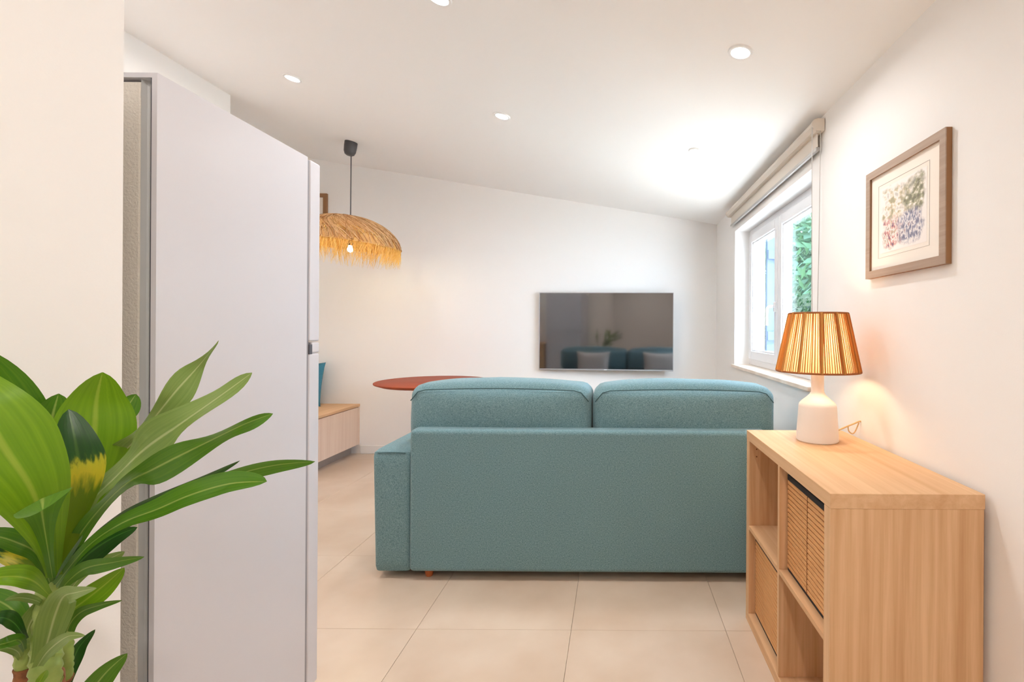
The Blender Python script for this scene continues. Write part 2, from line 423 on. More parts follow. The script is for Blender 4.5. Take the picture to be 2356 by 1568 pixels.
# ------------------------------------------------------------------ outdoors
g = box((1.6, -2, -.4), (14, 16, -.3)); struct('ground', g, M['ground'])
def foliage(n, lo, hi, sz, seed, shape=None):
    rnd = random.Random(seed); bm = bmesh.new()
    for _ in range(n):
        p = Vector([rnd.uniform(lo[i], hi[i]) for i in range(3)])
        if shape and not shape(p): continue
        a = Vector([rnd.gauss(0, 1) for _ in range(3)]).normalized(); b = a.orthogonal().normalized(); s = sz*rnd.uniform(.6, 1.3)
        vs = [bm.verts.new(p + s*q) for q in (a, b*.5, -a, -b*.5)]; bm.faces.new(vs)
    return bm
h = thing('hedge', 'dark green clipped hedge outside behind the nearer window pane', 'hedge', (2.9, 7, -.3))
f_ = obj('foliage', foliage(9000, (2.55, 4.6, -.3), (3.4, 9.5, 1.72), .06, 3), M['hedge'], h); f_['kind'] = 'stuff'
obj('stems', box((2.8, 4.8, -.3), (3.2, 9.3, 1.3), .1, 2), M['hedge'], h)
h = thing('tree', 'pale green leafy trees rising above the clipped hedge outside', 'trees', (6, 11, -.3))
def crown(p): return p.z < 5.4 + 1.6*noise.noise(Vector((p.y*.5, 2, 0)))
f_ = obj('foliage', foliage(15000, (4.2, 6, -.3), (6.5, 18, 6.4), .17, 5, crown), M['hedge2'], h); f_['kind'] = 'stuff'
for k in range(5): obj('trunk', tube([(5.4, 7+2*k, -.3), (5.5, 7.1+2*k, 1.5), (5.4, 7+2*k, 3)], lambda t: .09-.05*t, 8), M['bark'], h)
sh = thing('window_shutter', 'pale blue shutter standing open outside the farther window pane', 'shutter', (1.21, 3.86, .9))
d0, d1 = Vector((1.215, 3.862, 0)), Vector((1.43, 3.94, 0)); dv = (d1-d0); pn = Vector((-dv.y, dv.x, 0)).normalized()*.018
for k in range(3):
    a, b = d0 + dv*(k/3+.008), d0 + dv*((k+1)/3-.008); bm = bmesh.new()
    add_poly(bm, [(a.x, a.y), (b.x, b.y), (b.x+pn.x, b.y+pn.y), (a.x+pn.x, a.y+pn.y)], .9, 1.98, lambda u, v, w: (u, v, w))
    obj('board', bm, M['shutter'], sh)
for z in (1.1, 1.75):
    bm = bmesh.new(); q = pn*1.0
    add_poly(bm, [(d0.x, d0.y), (d1.x, d1.y), (d1.x-q.x, d1.y-q.y), (d0.x-q.x, d0.y-q.y)], z, z+.07, lambda u, v, w: (u, v, w))
    obj('brace', bm, M['shutter'], sh)

# ------------------------------------------------------------------ recessed ceiling spots
em = glow('spot_glow', (1, .95, .86, 1), 30)
nrm = Vector((-.157, 0, -1)).normalized()
def on_ceiling(px, py):
    r = (P(px, py, 1) - Vector((0, 0, CZ)))
    t = (2.165 + .157*.95 - CZ) / (r.z + .157*r.x)
    return Vector((0, 0, CZ)) + r*t
def spot(c, label, w=1.0, col=None):
    t = thing('downlight', label, 'ceiling light', c, 'recessed ceiling spotlights')
    q = Vector((0, 0, -1)).rotation_difference(nrm).to_matrix().to_4x4(); mw = Matrix.Translation(c) @ q
    for nm, prof, m in (('trim_ring', [(.036, -.002), (.036, -.006), (.045, -.006), (.048, -.001), (.048, 0.004), (.036, .004), (.036, -.002)], M['trimw']),
                        ('lens', [(0, -.0025), (.036, -.0025), (.036, 0.003), (0, .003)], em)):
        b = lathe(prof, 28, cap=False); b.transform(mw); obj(nm, b, m, t, True)
    l = bpy.data.lights.new('spot_light', 'AREA'); l.shape = 'DISK'; l.size = .07; l.energy = SPOT_W*w; l.color = col or SPOT_COL; l.spread = math.radians(170)
    lo = bpy.data.objects.new('spot_light', l); C.objects.link(lo); lo.matrix_world = Matrix.Translation(c + nrm*.008) @ q
    lo.parent = t; lo.matrix_parent_inverse = Matrix.Translation(-c)
spot(on_ceiling(1704, 119), 'round recessed ceiling spot above the wall picture, largest in view')
spot(on_ceiling(673, 179), 'round recessed ceiling spot above the white fridge')
spot(on_ceiling(1155, 266), 'round recessed ceiling spot in mid ceiling, right of the pendant lamp')
spot(on_ceiling(1603, 347), 'round recessed ceiling spot nearest the far end of the roller blind', .5)
spot(on_ceiling(1010, -6), 'round recessed ceiling spot cut by the top edge of the photo')
for x, y, w in ((.0, .1, 'overhead of'), (.0, -1.1, 'behind'), (-1.8, 1.9, 'over the kitchen, left of')):  # unseen spots, added as warm fill light
    spot(Vector((x, y, zc(x))), 'added unseen ceiling spot for fill light, %s the viewpoint' % w, 1.7, (1.0, .92, .84))

# ------------------------------------------------------------------ refrigerator
X, FX, H = -.95, -1.50, 1.705
fr = thing('refrigerator', 'tall white two-door refrigerator seen from its side', 'refrigerator', ((X+FX)/2, 1.28, 0))
bm = bmesh.new()
add_box(bm, (FX, 1.028, .03), (X, 1.487, H))
for lo_, hi_ in (((X-.011, .998, .03), (X, 1.028, H)), ((FX, .998, .03), (FX+.011, 1.028, H)), ((FX+.011, .998, H-.010), (X-.011, 1.028, H))): add_box(bm, lo_, hi_)
obj('cabinet', bm, M['fridge'], fr)
obj('back_panel', box((FX+.04, 1.002, .06), (X-.038, 1.024, H-.016), .004), M['fridge_back'], fr)
bm = bmesh.new(); pr = [(-.038, 1.003), (-.034, 1.012), (-.028, 1.017), (-.022, 1.014), (-.013, 1.0035), (-.013, 1.03), (-.038, 1.03)]
add_poly(bm, [(X+a, b) for a, b in pr], .05, H-.008, lambda u, v, w: (u, v, w)); obj('back_gutter', bm, M['gutter'], fr)
obj('rear_seam', box((X-.0135, .9985, .05), (X-.0112, 1.02, H-.011)), M['dark'], fr)
obj('gasket', box((FX+.012, 1.488, .05), (X-.003, 1.4995, H-.008)), M['gasket'], fr)
obj('freezer_door', box((FX, 1.499, 1.136), (X, 1.552, H-.003), .006, 3), M['fridge'], fr, 'w')
fd = obj('fridge_door', box((FX, 1.499, .05), (X, 1.552, 1.098), .006, 3), M['fridge'], fr, 'w')
obj('handle_cap', box((FX, 1.514, 1.1), (X-.0005, 1.552, 1.133), .004, 2), M['fridge'], fd)
obj('handle_recess', box((FX+.02, 1.4995, 1.0965), (X+.0004, 1.5135, 1.127)), M['dark'], fd)
for x in (X-.05, FX+.05):
    for y in (1.05, 1.44): obj('foot', lathe([(.016, 0), (.018, .01), (.012, .032)], 14, (x, y, 0)), M['tvblack'], fr)

kc = thing('kitchen_cabinet', 'wooden kitchen base unit left of the fridge, seen only reflected in the television', 'cabinet', (-2.04, 1.25, 0))
obj('carcass', box((-2.55, .95, .1), (-1.53, 1.53, .88)), M['oakz'], kc); obj('plinth', box((-2.55, .97, 0), (-1.53, 1.48, .1)), M['plinth'], kc)
for xa, xb in ((-2.548, -2.042), (-2.038, -1.532)):
    q = obj('door', box((xa, 1.531, .105), (xb, 1.55, .875), .001, 1), M['oakz'], kc)
    obj('handle', box((xb-.14, 1.55, .82), (xb-.03, 1.565, .83), .002, 1), M['rail'], q)
obj('worktop', box((-2.555, .94, .8805), (-1.525, 1.57, .92), .003), M['oakx'], kc)

# ------------------------------------------------------------------ sofa
sf = thing('sofa', 'teal grey fabric two-seater sofa seen from behind', 'sofa', (-.11, 2.7, 0))
SX0, SX1 = -1.142, .91
obj('back_panel', box((-.957, 2.25, .040), (.722, 2.345, .706), .022, 4), M['sofa'], sf, 'w')
def taper(bm, x0, side):
    for v in bm.verts:
        if side == 'l' and v.co.x < x0+.06: v.co.x += .014*(1-v.co.z/.6)
    return bm
for x0, x1, nm in ((SX0, -.952, 'l'), (.732, SX1, 'r')):
    a = obj('armrest', taper(puffy((x0, 2.268, .028), (x1, 3.2, .604), .026, (.004, .006, .006), 14), x0, nm), M['sofa'], sf, True)
    zt, yb = .603, 2.266
    obj('seam', tube([(x0+.03+(x1-x0-.06)*k/8, yb+.003, zt-.012+.003*math.sin(PI*k/8)) for k in range(9)], .0022, 6), M['seam'], a)
obj('seat_base', box((-.95, 2.34, .07), (.73, 3.17, .30), .015), M['sofa'], sf, 'w')
for x0, x1, sd in ((-1.004, -.112, 1), (-.108, .786, 9)):
    c = obj('back_cushion', puffy((x0, 2.338, .625), (x1, 2.60, .897), .055, (0.0, .024, .032), 24, .007, sd), M['sofa'], sf, True)
    pts = []
    for k in range(25):
        u = k/24; x = x0 + .014 + (x1-x0-.028)*u
        e = min(u, 1-u); dz = -.05*max(0, 1-e/.07)**2 if e < .07 else 0
        pts.append((x, 2.338-.012*math.sin(PI*u)**.5*.6+.004, .878+dz + .012*math.sin(PI*u)))
    obj('seam', tube(pts, .0025, 6), M['seam'], c)
for x0, x1 in ((-.95, -.112), (-.108, .73)):
    obj('seat_cushion', puffy((x0, 2.56, .30), (x1, 3.21, .47), .04, (0, .01, .025), 14), M['sofa'], sf, True)
    obj('lower_back_cushion', puffy((x0, 2.35, .30), (x1, 2.57, .63), .03, (0, .01, 0), 10), M['sofa'], sf, True)
for x in (-.88, .66):
    for y in (2.305, 3.1): obj('leg', lathe([(.015, 0), (.019, .012), (.025, .052), (.025, .08)], 16, (x, y, 0)), M['leg'], sf, True)

def pillow(w, h, t, n=18):
    bm = bmesh.new(); g = {}
    for s in (1, -1):
        for i in range(n+1):
            for j in range(n+1):
                u, v = 2*i/n-1, 2*j/n-1
                edge = (i in (0, n) or j in (0, n))
                if edge and s == -1: g[s, i, j] = g[1, i, j]; continue
                x = u*(1-.10*(1-v*v))*w/2 if True else 0; y = v*(1-.10*(1-u*u))*h/2
                z = s*t/2*max(0, (1-u**4)*(1-v**4))**.55
                g[s, i, j] = bm.verts.new((x, y, z))
        for i in range(n):
            for j in range(n):
                q = [g[s, i, j], g[s, i+1, j], g[s, i+1, j+1], g[s, i, j+1]]
                bm.faces.new(q if s == 1 else q[::-1])
    return bm
def put_pillow(name, label, loc, w, h, t, rot, m, group=None):
    o = obj(name, pillow(w, h, t), m, None, True); o.location = loc; o.rotation_euler = rot
    return tag(o, label, 'cushion', group)
put_pillow('throw_pillow', 'pale throw pillow on the sofa seat, left one reflected in the television', (-.53, 2.735, .688), .44, .38, .12, (math.radians(99), 0, 0), M['pillow'], 'pale pillows on the sofa')
put_pillow('throw_pillow', 'pale throw pillow on the sofa seat, right one reflected in the television', (.33, 2.735, .688), .44, .38, .12, (math.radians(99), 0, 0), M['pillow'], 'pale pillows on the sofa')

# ------------------------------------------------------------------ cube shelf with baskets
K0, K1, KY0, KY1, KH = .544, .934, 1.213, 1.983, .77
ks = thing('cube_shelf', 'light oak four-cube shelf unit standing along the right wall', 'shelf unit', ((K0+K1)/2, 1.6, 0))
T, T2 = .038, .016
obj('top_panel', box((K0, KY0, KH-T), (K1, KY1, KH), .001, 1), M['oaky'], ks)
obj('bottom_panel', box((K0, KY0, 0), (K1, KY1, T), .001, 1), M['oaky'], ks)
for ya, yb in ((KY0, KY0+T), (KY1-T, KY1)):
    obj('side_panel', box((K0+.0005, ya+.0005, T), (K1-.002, yb-.0005, KH-T), .001, 1), M['oakz'], ks)
ymid = (KY0+KY1)/2; zmid = KH/2
obj('divider', box((K0+.001, ymid-T2/2, T), (K1-.002, ymid+T2/2, KH-T), .0006, 1), M['oakz'], ks)
for ya, yb in ((KY0+T, ymid-T2/2), (ymid+T2/2, KY1-T)):
    obj('shelf_board', box((K0+.001, ya, zmid-T2/2), (K1-.002, yb, zmid+T2/2), .0006, 1), M['oaky'], ks)
for z in (.67, .70):
    obj('peg_hole', tube([(K0+.03, KY1-T-.0006, z), (K0+.03, KY1-T+.001, z)], .003, 8), M['slatdark'], ks)

slat_me = None
def basket(ya, yb, z0, label, seam):
    global slat_me
    x0, x1 = K0+.027, K0+.355
    t = thing('storage_basket', label, 'basket', ((x0+x1)/2, (ya+yb)/2, z0), 'woven baskets in the cube shelf')
    hb = .315; n = 19; pitch = (hb-.028)/n; z1 = z0+hb
    obj('liner', box((x0+.004, ya+.003, z0+.008), (x1-.004, yb-.003, z1-.012)), M['slatdark'], t)
    obj('base_rim', box((x0+.001, ya+.001, z0), (x1-.001, yb-.001, z0+.011), .002), M['black'], t)
    bm = bmesh.new(); add_box(bm, (x0-.0015, ya, z1-.018), (x0+.006, yb, z1), .002); add_box(bm, (x1-.006, ya, z1-.018), (x1, yb, z1), .002)
    add_box(bm, (x0, ya, z1-.018), (x1, ya+.006, z1), .002); add_box(bm, (x0, yb-.006, z1-.018), (x1, yb, z1), .002)
    obj('top_binding', bm, M['black'], t)
    if slat_me is None:
        L = yb-ya-.006; b = bmesh.new()
        add_box(b, (-.003, -L/2, -pitch*.40), (.003, L/2, pitch*.40), .0022, 2)
        slat_me = bpy.data.meshes.new('slat'); b.to_mesh(slat_me); b.free(); slat_me.shade_smooth(); slat_me.materials.append(M['slat'])
    for k in range(n):
        o = bpy.data.objects.new('slat', slat_me); C.objects.link(o); o.parent = t; o.matrix_parent_inverse = Matrix.Translation(-t.location)
        o.location = (x0+.0015, (ya+yb)/2, z0+.0105+pitch*(k+.5))
    sd = bmesh.new()
    for k in range(n):
        z = z0+.0105+pitch*(k+.5)
        for y in (ya+.002, yb-.002): add_box(sd, (x0+.006, y-.002, z-pitch*.42), (x1-.006, y+.002, z+pitch*.42))
    w = obj('side_weave', sd, M['slat'], t); w['kind'] = 'stuff'
    if seam: obj('stitch', tube([(x0-.0016, ya+.5*(yb-ya), z0+.012), (x0-.0016, ya+.5*(yb-ya), z1-.018)], .0011, 6), M['slatdark'], t)
basket(KY0+T+.004, ymid-T2/2-.004, zmid+T2/2, 'tan ribbed basket with black rim in the upper nearer cube of the shelf', True)
basket(ymid+T2/2+.004, KY1-T-.004, T, 'tan ribbed basket with black rim in the lower farther cube of the shelf', False)

# ------------------------------------------------------------------ table lamp
LX, LY = .757, 1.80
tl = thing('table_lamp', 'lit table lamp with white bottle base and corded shade on oak shelf', 'lamp', (LX, LY, KH))
prof = [(0, 0), (.070, 0), (.0735, .004), (.0735, .012), (.0725, .04), (.069, .09), (.0665, .128), (.064, .138), (.056, .147), (.04, .160), (.028, .172), (.0232, .182), (.022, .20), (.0225, .235), (.024, .262), (.02, .27), (0, .27)]
obj('base', lathe(prof, 56, (LX, LY, KH), False), M['ceramic'], tl, True)
ZB, ZT, RB, RT = 1.029, 1.243, .146, .102
liner = translucent('shade_liner', S(235, 210, 165), S(255, 226, 180), .62)
cordm = strands('shade_cord', [S(190, 130, 62), S(168, 104, 44), S(214, 160, 84), S(200, 140, 60)], S(255, 200, 120), .3)
obj('shade_liner', lathe([(RB-.004, ZB+.002), (RT-.004, ZT-.002)], 72, (LX, LY, 0), False), liner, tl, True)
bm = bmesh.new(); N = 108
for k in range(N):
    a = 2*PI*k/N + random.uniform(-.008, .008); b = a + random.uniform(-.012, .012)
    if k % 19 < 1: b = a + .05
    pts = [(LX+(RB+(RT-RB)*u)*math.cos(a+(b-a)*u), LY+(RB+(RT-RB)*u)*math.sin(a+(b-a)*u), ZB+(ZT-ZB)*u) for u in (0, .25, .5, .75, 1)]
    add_tube(bm, pts, random.uniform(.0013, .0023), 5)
sc_ = obj('shade_cords', bm, cordm, tl, True); sc_['kind'] = 'stuff'
for k in range(12):                               # bundles of cord gathered over the ribs
    a = 2*PI*(k+.42)/12; bm = bmesh.new()
    for j in (-1, 0, 1):
        aa = a + j*.016
        add_tube(bm, [(LX+(RB+.002)*math.cos(aa), LY+(RB+.002)*math.sin(aa), ZB), (LX+(RT+.002)*math.cos(a+j*.03), LY+(RT+.002)*math.sin(a+j*.03), ZT)], .0028, 6)
    obj('rib_wrap', bm, cordm, tl, True)
rimm = mat('shade_rim_cord', S(150, 88, 40), .8)
for r_, z_ in ((RB, ZB), (RT, ZT)):
    obj('shade_rim', tube([(LX+r_*math.cos(2*PI*k/64), LY+r_*math.sin(2*PI*k/64), z_) for k in range(64)], .0034, 8, True), rimm, tl, True)
sp = bmesh.new()
for k in range(3): add_tube(sp, [(LX, LY, ZT-.035), (LX+RT*math.cos(k*2.1), LY+RT*math.sin(k*2.1), ZT-.002)], .0015, 6)
obj('shade_carrier', sp, M['bezel'], tl); obj('bulb_holder', lathe([(.012, 0), (.012, .05)], 16, (LX, LY, 1.03)), M['bezel'], tl)
obj('bulb', lathe([(0, 0), (.012, .0), (.014, .015), (.028, .045), (.03, .06), (.022, .08), (0, .09)], 24, (LX, LY, 1.08), False), glow('lamp_bulb', (1, .72, .4, 1), 25), tl, True)
l = bpy.data.lights.new('lamp_light', 'POINT'); l.energy = LAMP_W; l.color = LAMP_COL; l.shadow_soft_size = .035
lo = bpy.data.objects.new('lamp_light', l); C.objects.link(lo); lo.location = (LX, LY, 1.135); lo.parent = tl; lo.matrix_parent_inverse = Matrix.Translation(-tl.location)
cp = [P(1924, 991, 1.84), P(1945, 982, 1.85), P(1965, 974, 1.86), P(1979, 968.5, 1.86), P(1984, 974, 1.87), P(1985.5, 992, 1.88), (.941, 1.9, .72), (.941, 1.92, .5), (.940, 1.95, .2)]
bm = tube(smooth_path(cp, 8), .0032, 8)
add_tube(bm, smooth_path([P(1951, 980, 1.852), P(1953, 991, 1.85), P(1961, 997, 1.85), P(1968, 991, 1.86), P(1976, 972, 1.862)], 6), .0024, 8)
obj('power_cord', bm, M['cord'], tl, True)

# ------------------------------------------------------------------ pictures
def art_mat(seed):
    m, t, p = new_mat('watercolour_%d' % seed)
    uv = t.nodes.new('ShaderNodeUVMap'); uv.uv_map = 'UVMap'
    sp = t.nodes.new('ShaderNodeSeparateXYZ'); t.links.new(uv.outputs[0], sp.inputs[0])
    def N(sc, det, sx=1, sy=1):
        mp = t.nodes.new('ShaderNodeMapping'); mp.inputs['Scale'].default_value = (sx, sy, 1); mp.inputs['Location'].default_value = (seed, seed*.7, 0)
        n = t.nodes.new('ShaderNodeTexNoise'); n.inputs['Scale'].default_value = sc; n.inputs['Detail'].default_value = det
        t.links.new(uv.outputs[0], mp.inputs[0]); t.links.new(mp.outputs[0], n.inputs['Vector']); return n
    def ramp(src, *stops):
        r = t.nodes.new('ShaderNodeValToRGB'); e = r.color_ramp.elements
        for k, (pos, c) in enumerate(stops):
            q = e[k] if k < 2 else e.new(pos); q.position = pos; q.color = c
        t.links.new(src, r.inputs[0]); return r.outputs[0]
    def mix(f, a, b):
        x = t.nodes.new('ShaderNodeMix'); x.data_type = 'RGBA'; t.links.new(f, x.inputs[0])
        for s, q in ((a, 6), (b, 7)):
            if isinstance(s, tuple): x.inputs[q].default_value = s
            else: t.links.new(s, x.inputs[q])
        return x.outputs[2]
    paper = S(240, 234, 230)
    def madd(src, k, add):
        q = t.nodes.new('ShaderNodeMath'); q.operation = 'MULTIPLY_ADD'; q.inputs[1].default_value = k
        t.links.new(src, q.inputs[0])
        if isinstance(add, (int, float)): q.inputs[2].default_value = add
        else: t.links.new(add, q.inputs[2])
        return q.outputs[0]
    U, V = sp.outputs[0], sp.outputs[1]
    light = ramp(N(9, 8).outputs['Fac'], (.38, S(168, 162, 136)), (.46, S(206, 194, 168)), (.54, paper), (.66, S(200, 196, 188)))
    dense = ramp(N(14, 8).outputs['Fac'], (.36, S(124, 122, 108)), (.48, S(146, 146, 122)), (.58, S(190, 186, 164)), (.68, paper))
    where = ramp(madd(N(3, 4).outputs['Fac'], .8, madd(U, .55, 0.0)), (.68, (0, 0, 0, 1)), (.80, (1, 1, 1, 1)))
    trees = mix(where, light, dense)
    reds = ramp(N(14, 7, 1.5, .8).outputs['Fac'], (.36, S(130, 110, 130)), (.44, S(206, 146, 138)), (.53, paper), (.61, S(170, 160, 150)), (.7, S(216, 176, 150)))
    blues = ramp(N(17, 7, 1.6, .7).outputs['Fac'], (.38, S(120, 120, 142)), (.47, S(158, 160, 178)), (.55, paper), (.63, S(140, 138, 158)), (.72, S(206, 170, 160)))
    side = ramp(madd(N(5, 4).outputs['Fac'], .5, U), (.62, (0, 0, 0, 1)), (.80, (1, 1, 1, 1)))
    crowd = mix(side, reds, blues)
    hv = t.nodes.new('ShaderNodeMath'); hv.operation = 'MULTIPLY_ADD'; hv.inputs[1].default_value = .25
    t.links.new(N(4, 3).outputs['Fac'], hv.inputs[0]); t.links.new(sp.outputs[1], hv.inputs[2])
    up = ramp(hv.outputs[0], (.58, (0, 0, 0, 1)), (.68, (1, 1, 1, 1)))
    pic = mix(up, crowd, trees)
    # fade to paper at a ragged border
    ed = []
    for ax in (0, 1):
        a = t.nodes.new('ShaderNodeMath'); a.operation = 'SUBTRACT'; a.inputs[1].default_value = .5; t.links.new(sp.outputs[ax], a.inputs[0])
        b = t.nodes.new('ShaderNodeMath'); b.operation = 'ABSOLUTE'; t.links.new(a.outputs[0], b.inputs[0]); ed.append(b)
    mxn = t.nodes.new('ShaderNodeMath'); mxn.operation = 'MAXIMUM'; t.links.new(ed[0].outputs[0], mxn.inputs[0]); t.links.new(ed[1].outputs[0], mxn.inputs[1])
    ad = t.nodes.new('ShaderNodeMath'); ad.operation = 'MULTIPLY_ADD'; ad.inputs[1].default_value = .35; t.links.new(N(6, 5).outputs['Fac'], ad.inputs[0]); t.links.new(mxn.outputs[0], ad.inputs[2])
    fade = ramp(ad.outputs[0], (.56, (0, 0, 0, 1)), (.64, (1, 1, 1, 1)))
    col = mix(fade, pic, paper); t.links.new(col, p.inputs['Base Color']); p.inputs['Roughness'].default_value = .85
    return m
def quad_uv(vs):
    bm = bmesh.new(); f = bm.faces.new([bm.verts.new(v) for v in vs]); uv = bm.loops.layers.uv.new('UVMap')
    for l, c in zip(f.loops, ((0, 0), (1, 0), (1, 1), (0, 1))): l[uv].uv = c
    return bm

px0, px1 = RX-.02, RX-.001
Y0, Y1, ZA, ZB_ = 1.362, 1.794, 1.371, 1.757
pf = thing('picture_frame', 'taupe framed street watercolour hung on the right wall above lamp', 'picture', (px1, (Y0+Y1)/2, ZA))
W = .026
def bar4(x0, x1, y0, y1, z0, z1, w):                # mitred frame bars
    out = []
    for a, b, c, d in (((y0, z0), (y1, z0), (y1-w, z0+w), (y0+w, z0+w)), ((y1, z0), (y1, z1), (y1-w, z1-w), (y1-w, z0+w)),
                       ((y1, z1), (y0, z1), (y0+w, z1-w), (y1-w, z1-w)), ((y0, z1), (y0, z0), (y0+w, z0+w), (y0+w, z1-w))):
        bm = bmesh.new(); add_poly(bm, [a, b, c, d], x0, x1, lambda u, v, q: (q, u, v)); out.append(bm)
    return out
for b in bar4(px0, px0+.003, Y0, Y1, ZA, ZB_, W): obj('frame_face', b, M['frame'], pf)
for b in bar4(px0+.003, px1, Y0, Y1, ZA, ZB_, W-.002): obj('frame_edge', b, M['frameside'], pf)
obj('mount', box((px0+.009, Y0+W-.003, ZA+W-.003), (px0+.0105, Y1-W+.003, ZB_-W+.003)), M['mat'], pf)
ya, yb, za, zb = Y0+.093, Y1-.083, ZA+.080, ZB_-.078
bm = bmesh.new()
for b in ((ya-.012, za-.014, ya-.011, zb+.014), (yb+.011, za-.014, yb+.012, zb+.014), (ya-.012, zb+.013, yb+.012, zb+.014), (ya-.012, za-.014, yb+.012, za-.0135)):
    add_box(bm, (px0+.0083, b[0], b[1]), (px0+.0091, b[2], b[3]))
obj('mount_line', bm, mat('grey_rule', S(176, 168, 164), .9), pf)
obj('artwork', quad_uv([(px0+.0085, yb, za), (px0+.0085, ya, za), (px0+.0085, ya, zb), (px0+.0085, yb, zb)]), art_mat(3), pf)
bf = thing('picture_frame', 'brown framed picture on the back wall half hidden by the fridge', 'picture', (-2.82, BY, 2.03))
for i, (a, b, c, d) in enumerate(((-2.95, -2.70, 2.03, 2.065), (-2.95, -2.70, 2.397, 2.432), (-2.95, -2.915, 2.065, 2.397), (-2.735, -2.70, 2.065, 2.397))):
    obj('frame_bar', box((a, BY-.026, c), (b, BY-.001, d), .002), M['frameside'], bf)
obj('mount', box((-2.92, BY-.014, 2.06), (-2.73, BY-.01, 2.40)), M['mat'], bf)
obj('artwork', quad_uv([(-2.89, BY-.0145, 2.11), (-2.78, BY-.0145, 2.11), (-2.78, BY-.0145, 2.35), (-2.89, BY-.0145, 2.35)]), art_mat(8), bf)

# ------------------------------------------------------------------ roller blind
rb = thing('roller_blind', 'beige roller blind rolled up above the window', 'blind', (.92, 3.05, 2.08))
BY0, BY1 = 2.19, 3.9; bz = 2.143
prof = [(.946, bz), (.915, bz), (.898, bz-.006), (.888, bz-.02), (.888, bz-.032), (.9, bz-.05), (.91, bz-.055), (.946, bz-.055)]
for a, b, nm in ((BY0, BY0+.012, 'end_cap'), (BY1-.012, BY1, 'end_cap')):
    bm = bmesh.new(); add_poly(bm, prof, a, b, lambda u, v, w: (u, w, v)); obj(nm, bm, M['blind'], rb)
bm = bmesh.new(); add_poly(bm, [(x+.004 if x < .94 else x, z) for x, z in prof], BY0+.012, BY1-.012, lambda u, v, w: (u, w, v)); obj('cassette', bm, M['blind'], rb)
obj('fabric', box((.927, BY0+.03, 2.02), (.9285, BY1-.03, bz-.05)), M['blind'], rb)
obj('bottom_bar', box((.92, BY0+.028, 2.006), (.936, BY1-.028, 2.024), .004, 3), M['rail'], rb)
cy = BY0+.006
obj('pull_chain', tube(smooth_path([(.93, cy, bz-.05), (.926, cy, 1.6), (.918, cy, 1.1), (.914, cy, 1.02), (.905, cy, .985), (.897, cy, 1.02), (.897, cy, 1.2), (.893, cy, 1.6), (.892, cy, bz-.04)], 8), .0016, 6), M['rail'], rb, True)

# ------------------------------------------------------------------ television
tv = thing('television', 'flat black television on the back wall reflecting the sofa', 'television', (-.085, 4.49, 1.16))
a_ = math.radians(-4.1)
MT = Matrix.Translation((-.085, 4.462, 1.159)) @ Matrix.Rotation(a_, 4, 'Z') @ Matrix.Rotation(math.radians(.3), 4, 'X')
def tvp(nm, b, m, sm=False): b.transform(MT); return obj(nm, b, m, tv, sm)
w2, h2 = .622, .359
bm = bmesh.new()
for lo_, hi_ in (((-w2, -.02, h2-.006), (w2, .0, h2)), ((-w2, -.02, -h2), (w2, 0, -h2+.012)), ((-w2, -.02, -h2), (-w2+.006, 0, h2)), ((w2-.006, -.02, -h2), (w2, 0, h2))):
    add_box(bm, lo_, hi_, .001, 1)
tvp('bezel', bm, M['bezel'])
tvp('screen', box((-w2+.004, -.016, -h2+.010), (w2-.004, -.003, h2-.004)), M['screen'])
tvp('rear_case', box((-w2+.05, -.003, -h2+.05), (w2-.05, .012, h2-.06), .004), M['tvblack'])
tvp('badge', box((-.014, -.0212, -h2+.0025), (.014, -.0195, -h2+.0095), .0005, 1), M['trimw'])
obj('wall_bracket', box((-.3, 4.49, 1.0), (.12, BY-.001, 1.35)), M['tvblack'], tv)

# ------------------------------------------------------------------ dining corner
TX, TY = -1.47, 3.93
rt = thing('round_table', 'round reddish wood dining table by the back wall behind the sofa', 'table', (TX, TY, 0))
obj('tabletop', lathe([(0, .715), (.33, .715), (.40, .722), (.445, .738), (.449, .744), (.448, .748), (.444, .75), (0, .75)], 72, (TX, TY, 0), False), M['table'], rt, True)
obj('pedestal', lathe([(.11, .712), (.06, .69), (.04, .6), (.038, .25), (.05, .09), (.08, .03)], 32, (TX, TY, 0)), M['table'], rt, True)
obj('base_plate', lathe([(0, 0), (.25, 0), (.255, .008), (.24, .022), (.08, .034), (0, .036)], 48, (TX, TY, 0), False), M['table'], rt, True)

sb = thing('storage_bench', 'pale wood storage bench with grey plinth along the left wall', 'bench', (-2.68, 3.9, 0))
obj('seat_top', box((NX+.003, 3.22, .443), (-2.388, BY-.002, .467), .002), M['oaky'], sb)
obj('carcass', box((NX+.003, 3.22, .088), (-2.41, BY-.002, .4425)), M['bench'], sb)
obj('end_panel', box((-2.412, BY-.024, .088), (-2.39, BY-.002, .4425), .001, 1), M['bench'], sb)
for ya, yb in ((3.222, 3.86), (3.863, BY-.026)):
    obj('door', box((-2.41, ya, .09), (-2.391, yb, .438), .0015, 1), M['bench'], sb)
obj('plinth', box((NX+.003, 3.24, 0), (-2.468, BY-.002, .088)), M['plinth'], sb)
put_pillow('scatter_cushion', 'petrol blue cushion on the storage bench beside the fridge', (-2.845, 4.40, .665), .40, .40, .12, (math.radians(80), 0, math.radians(-6)), M['tealcush'])

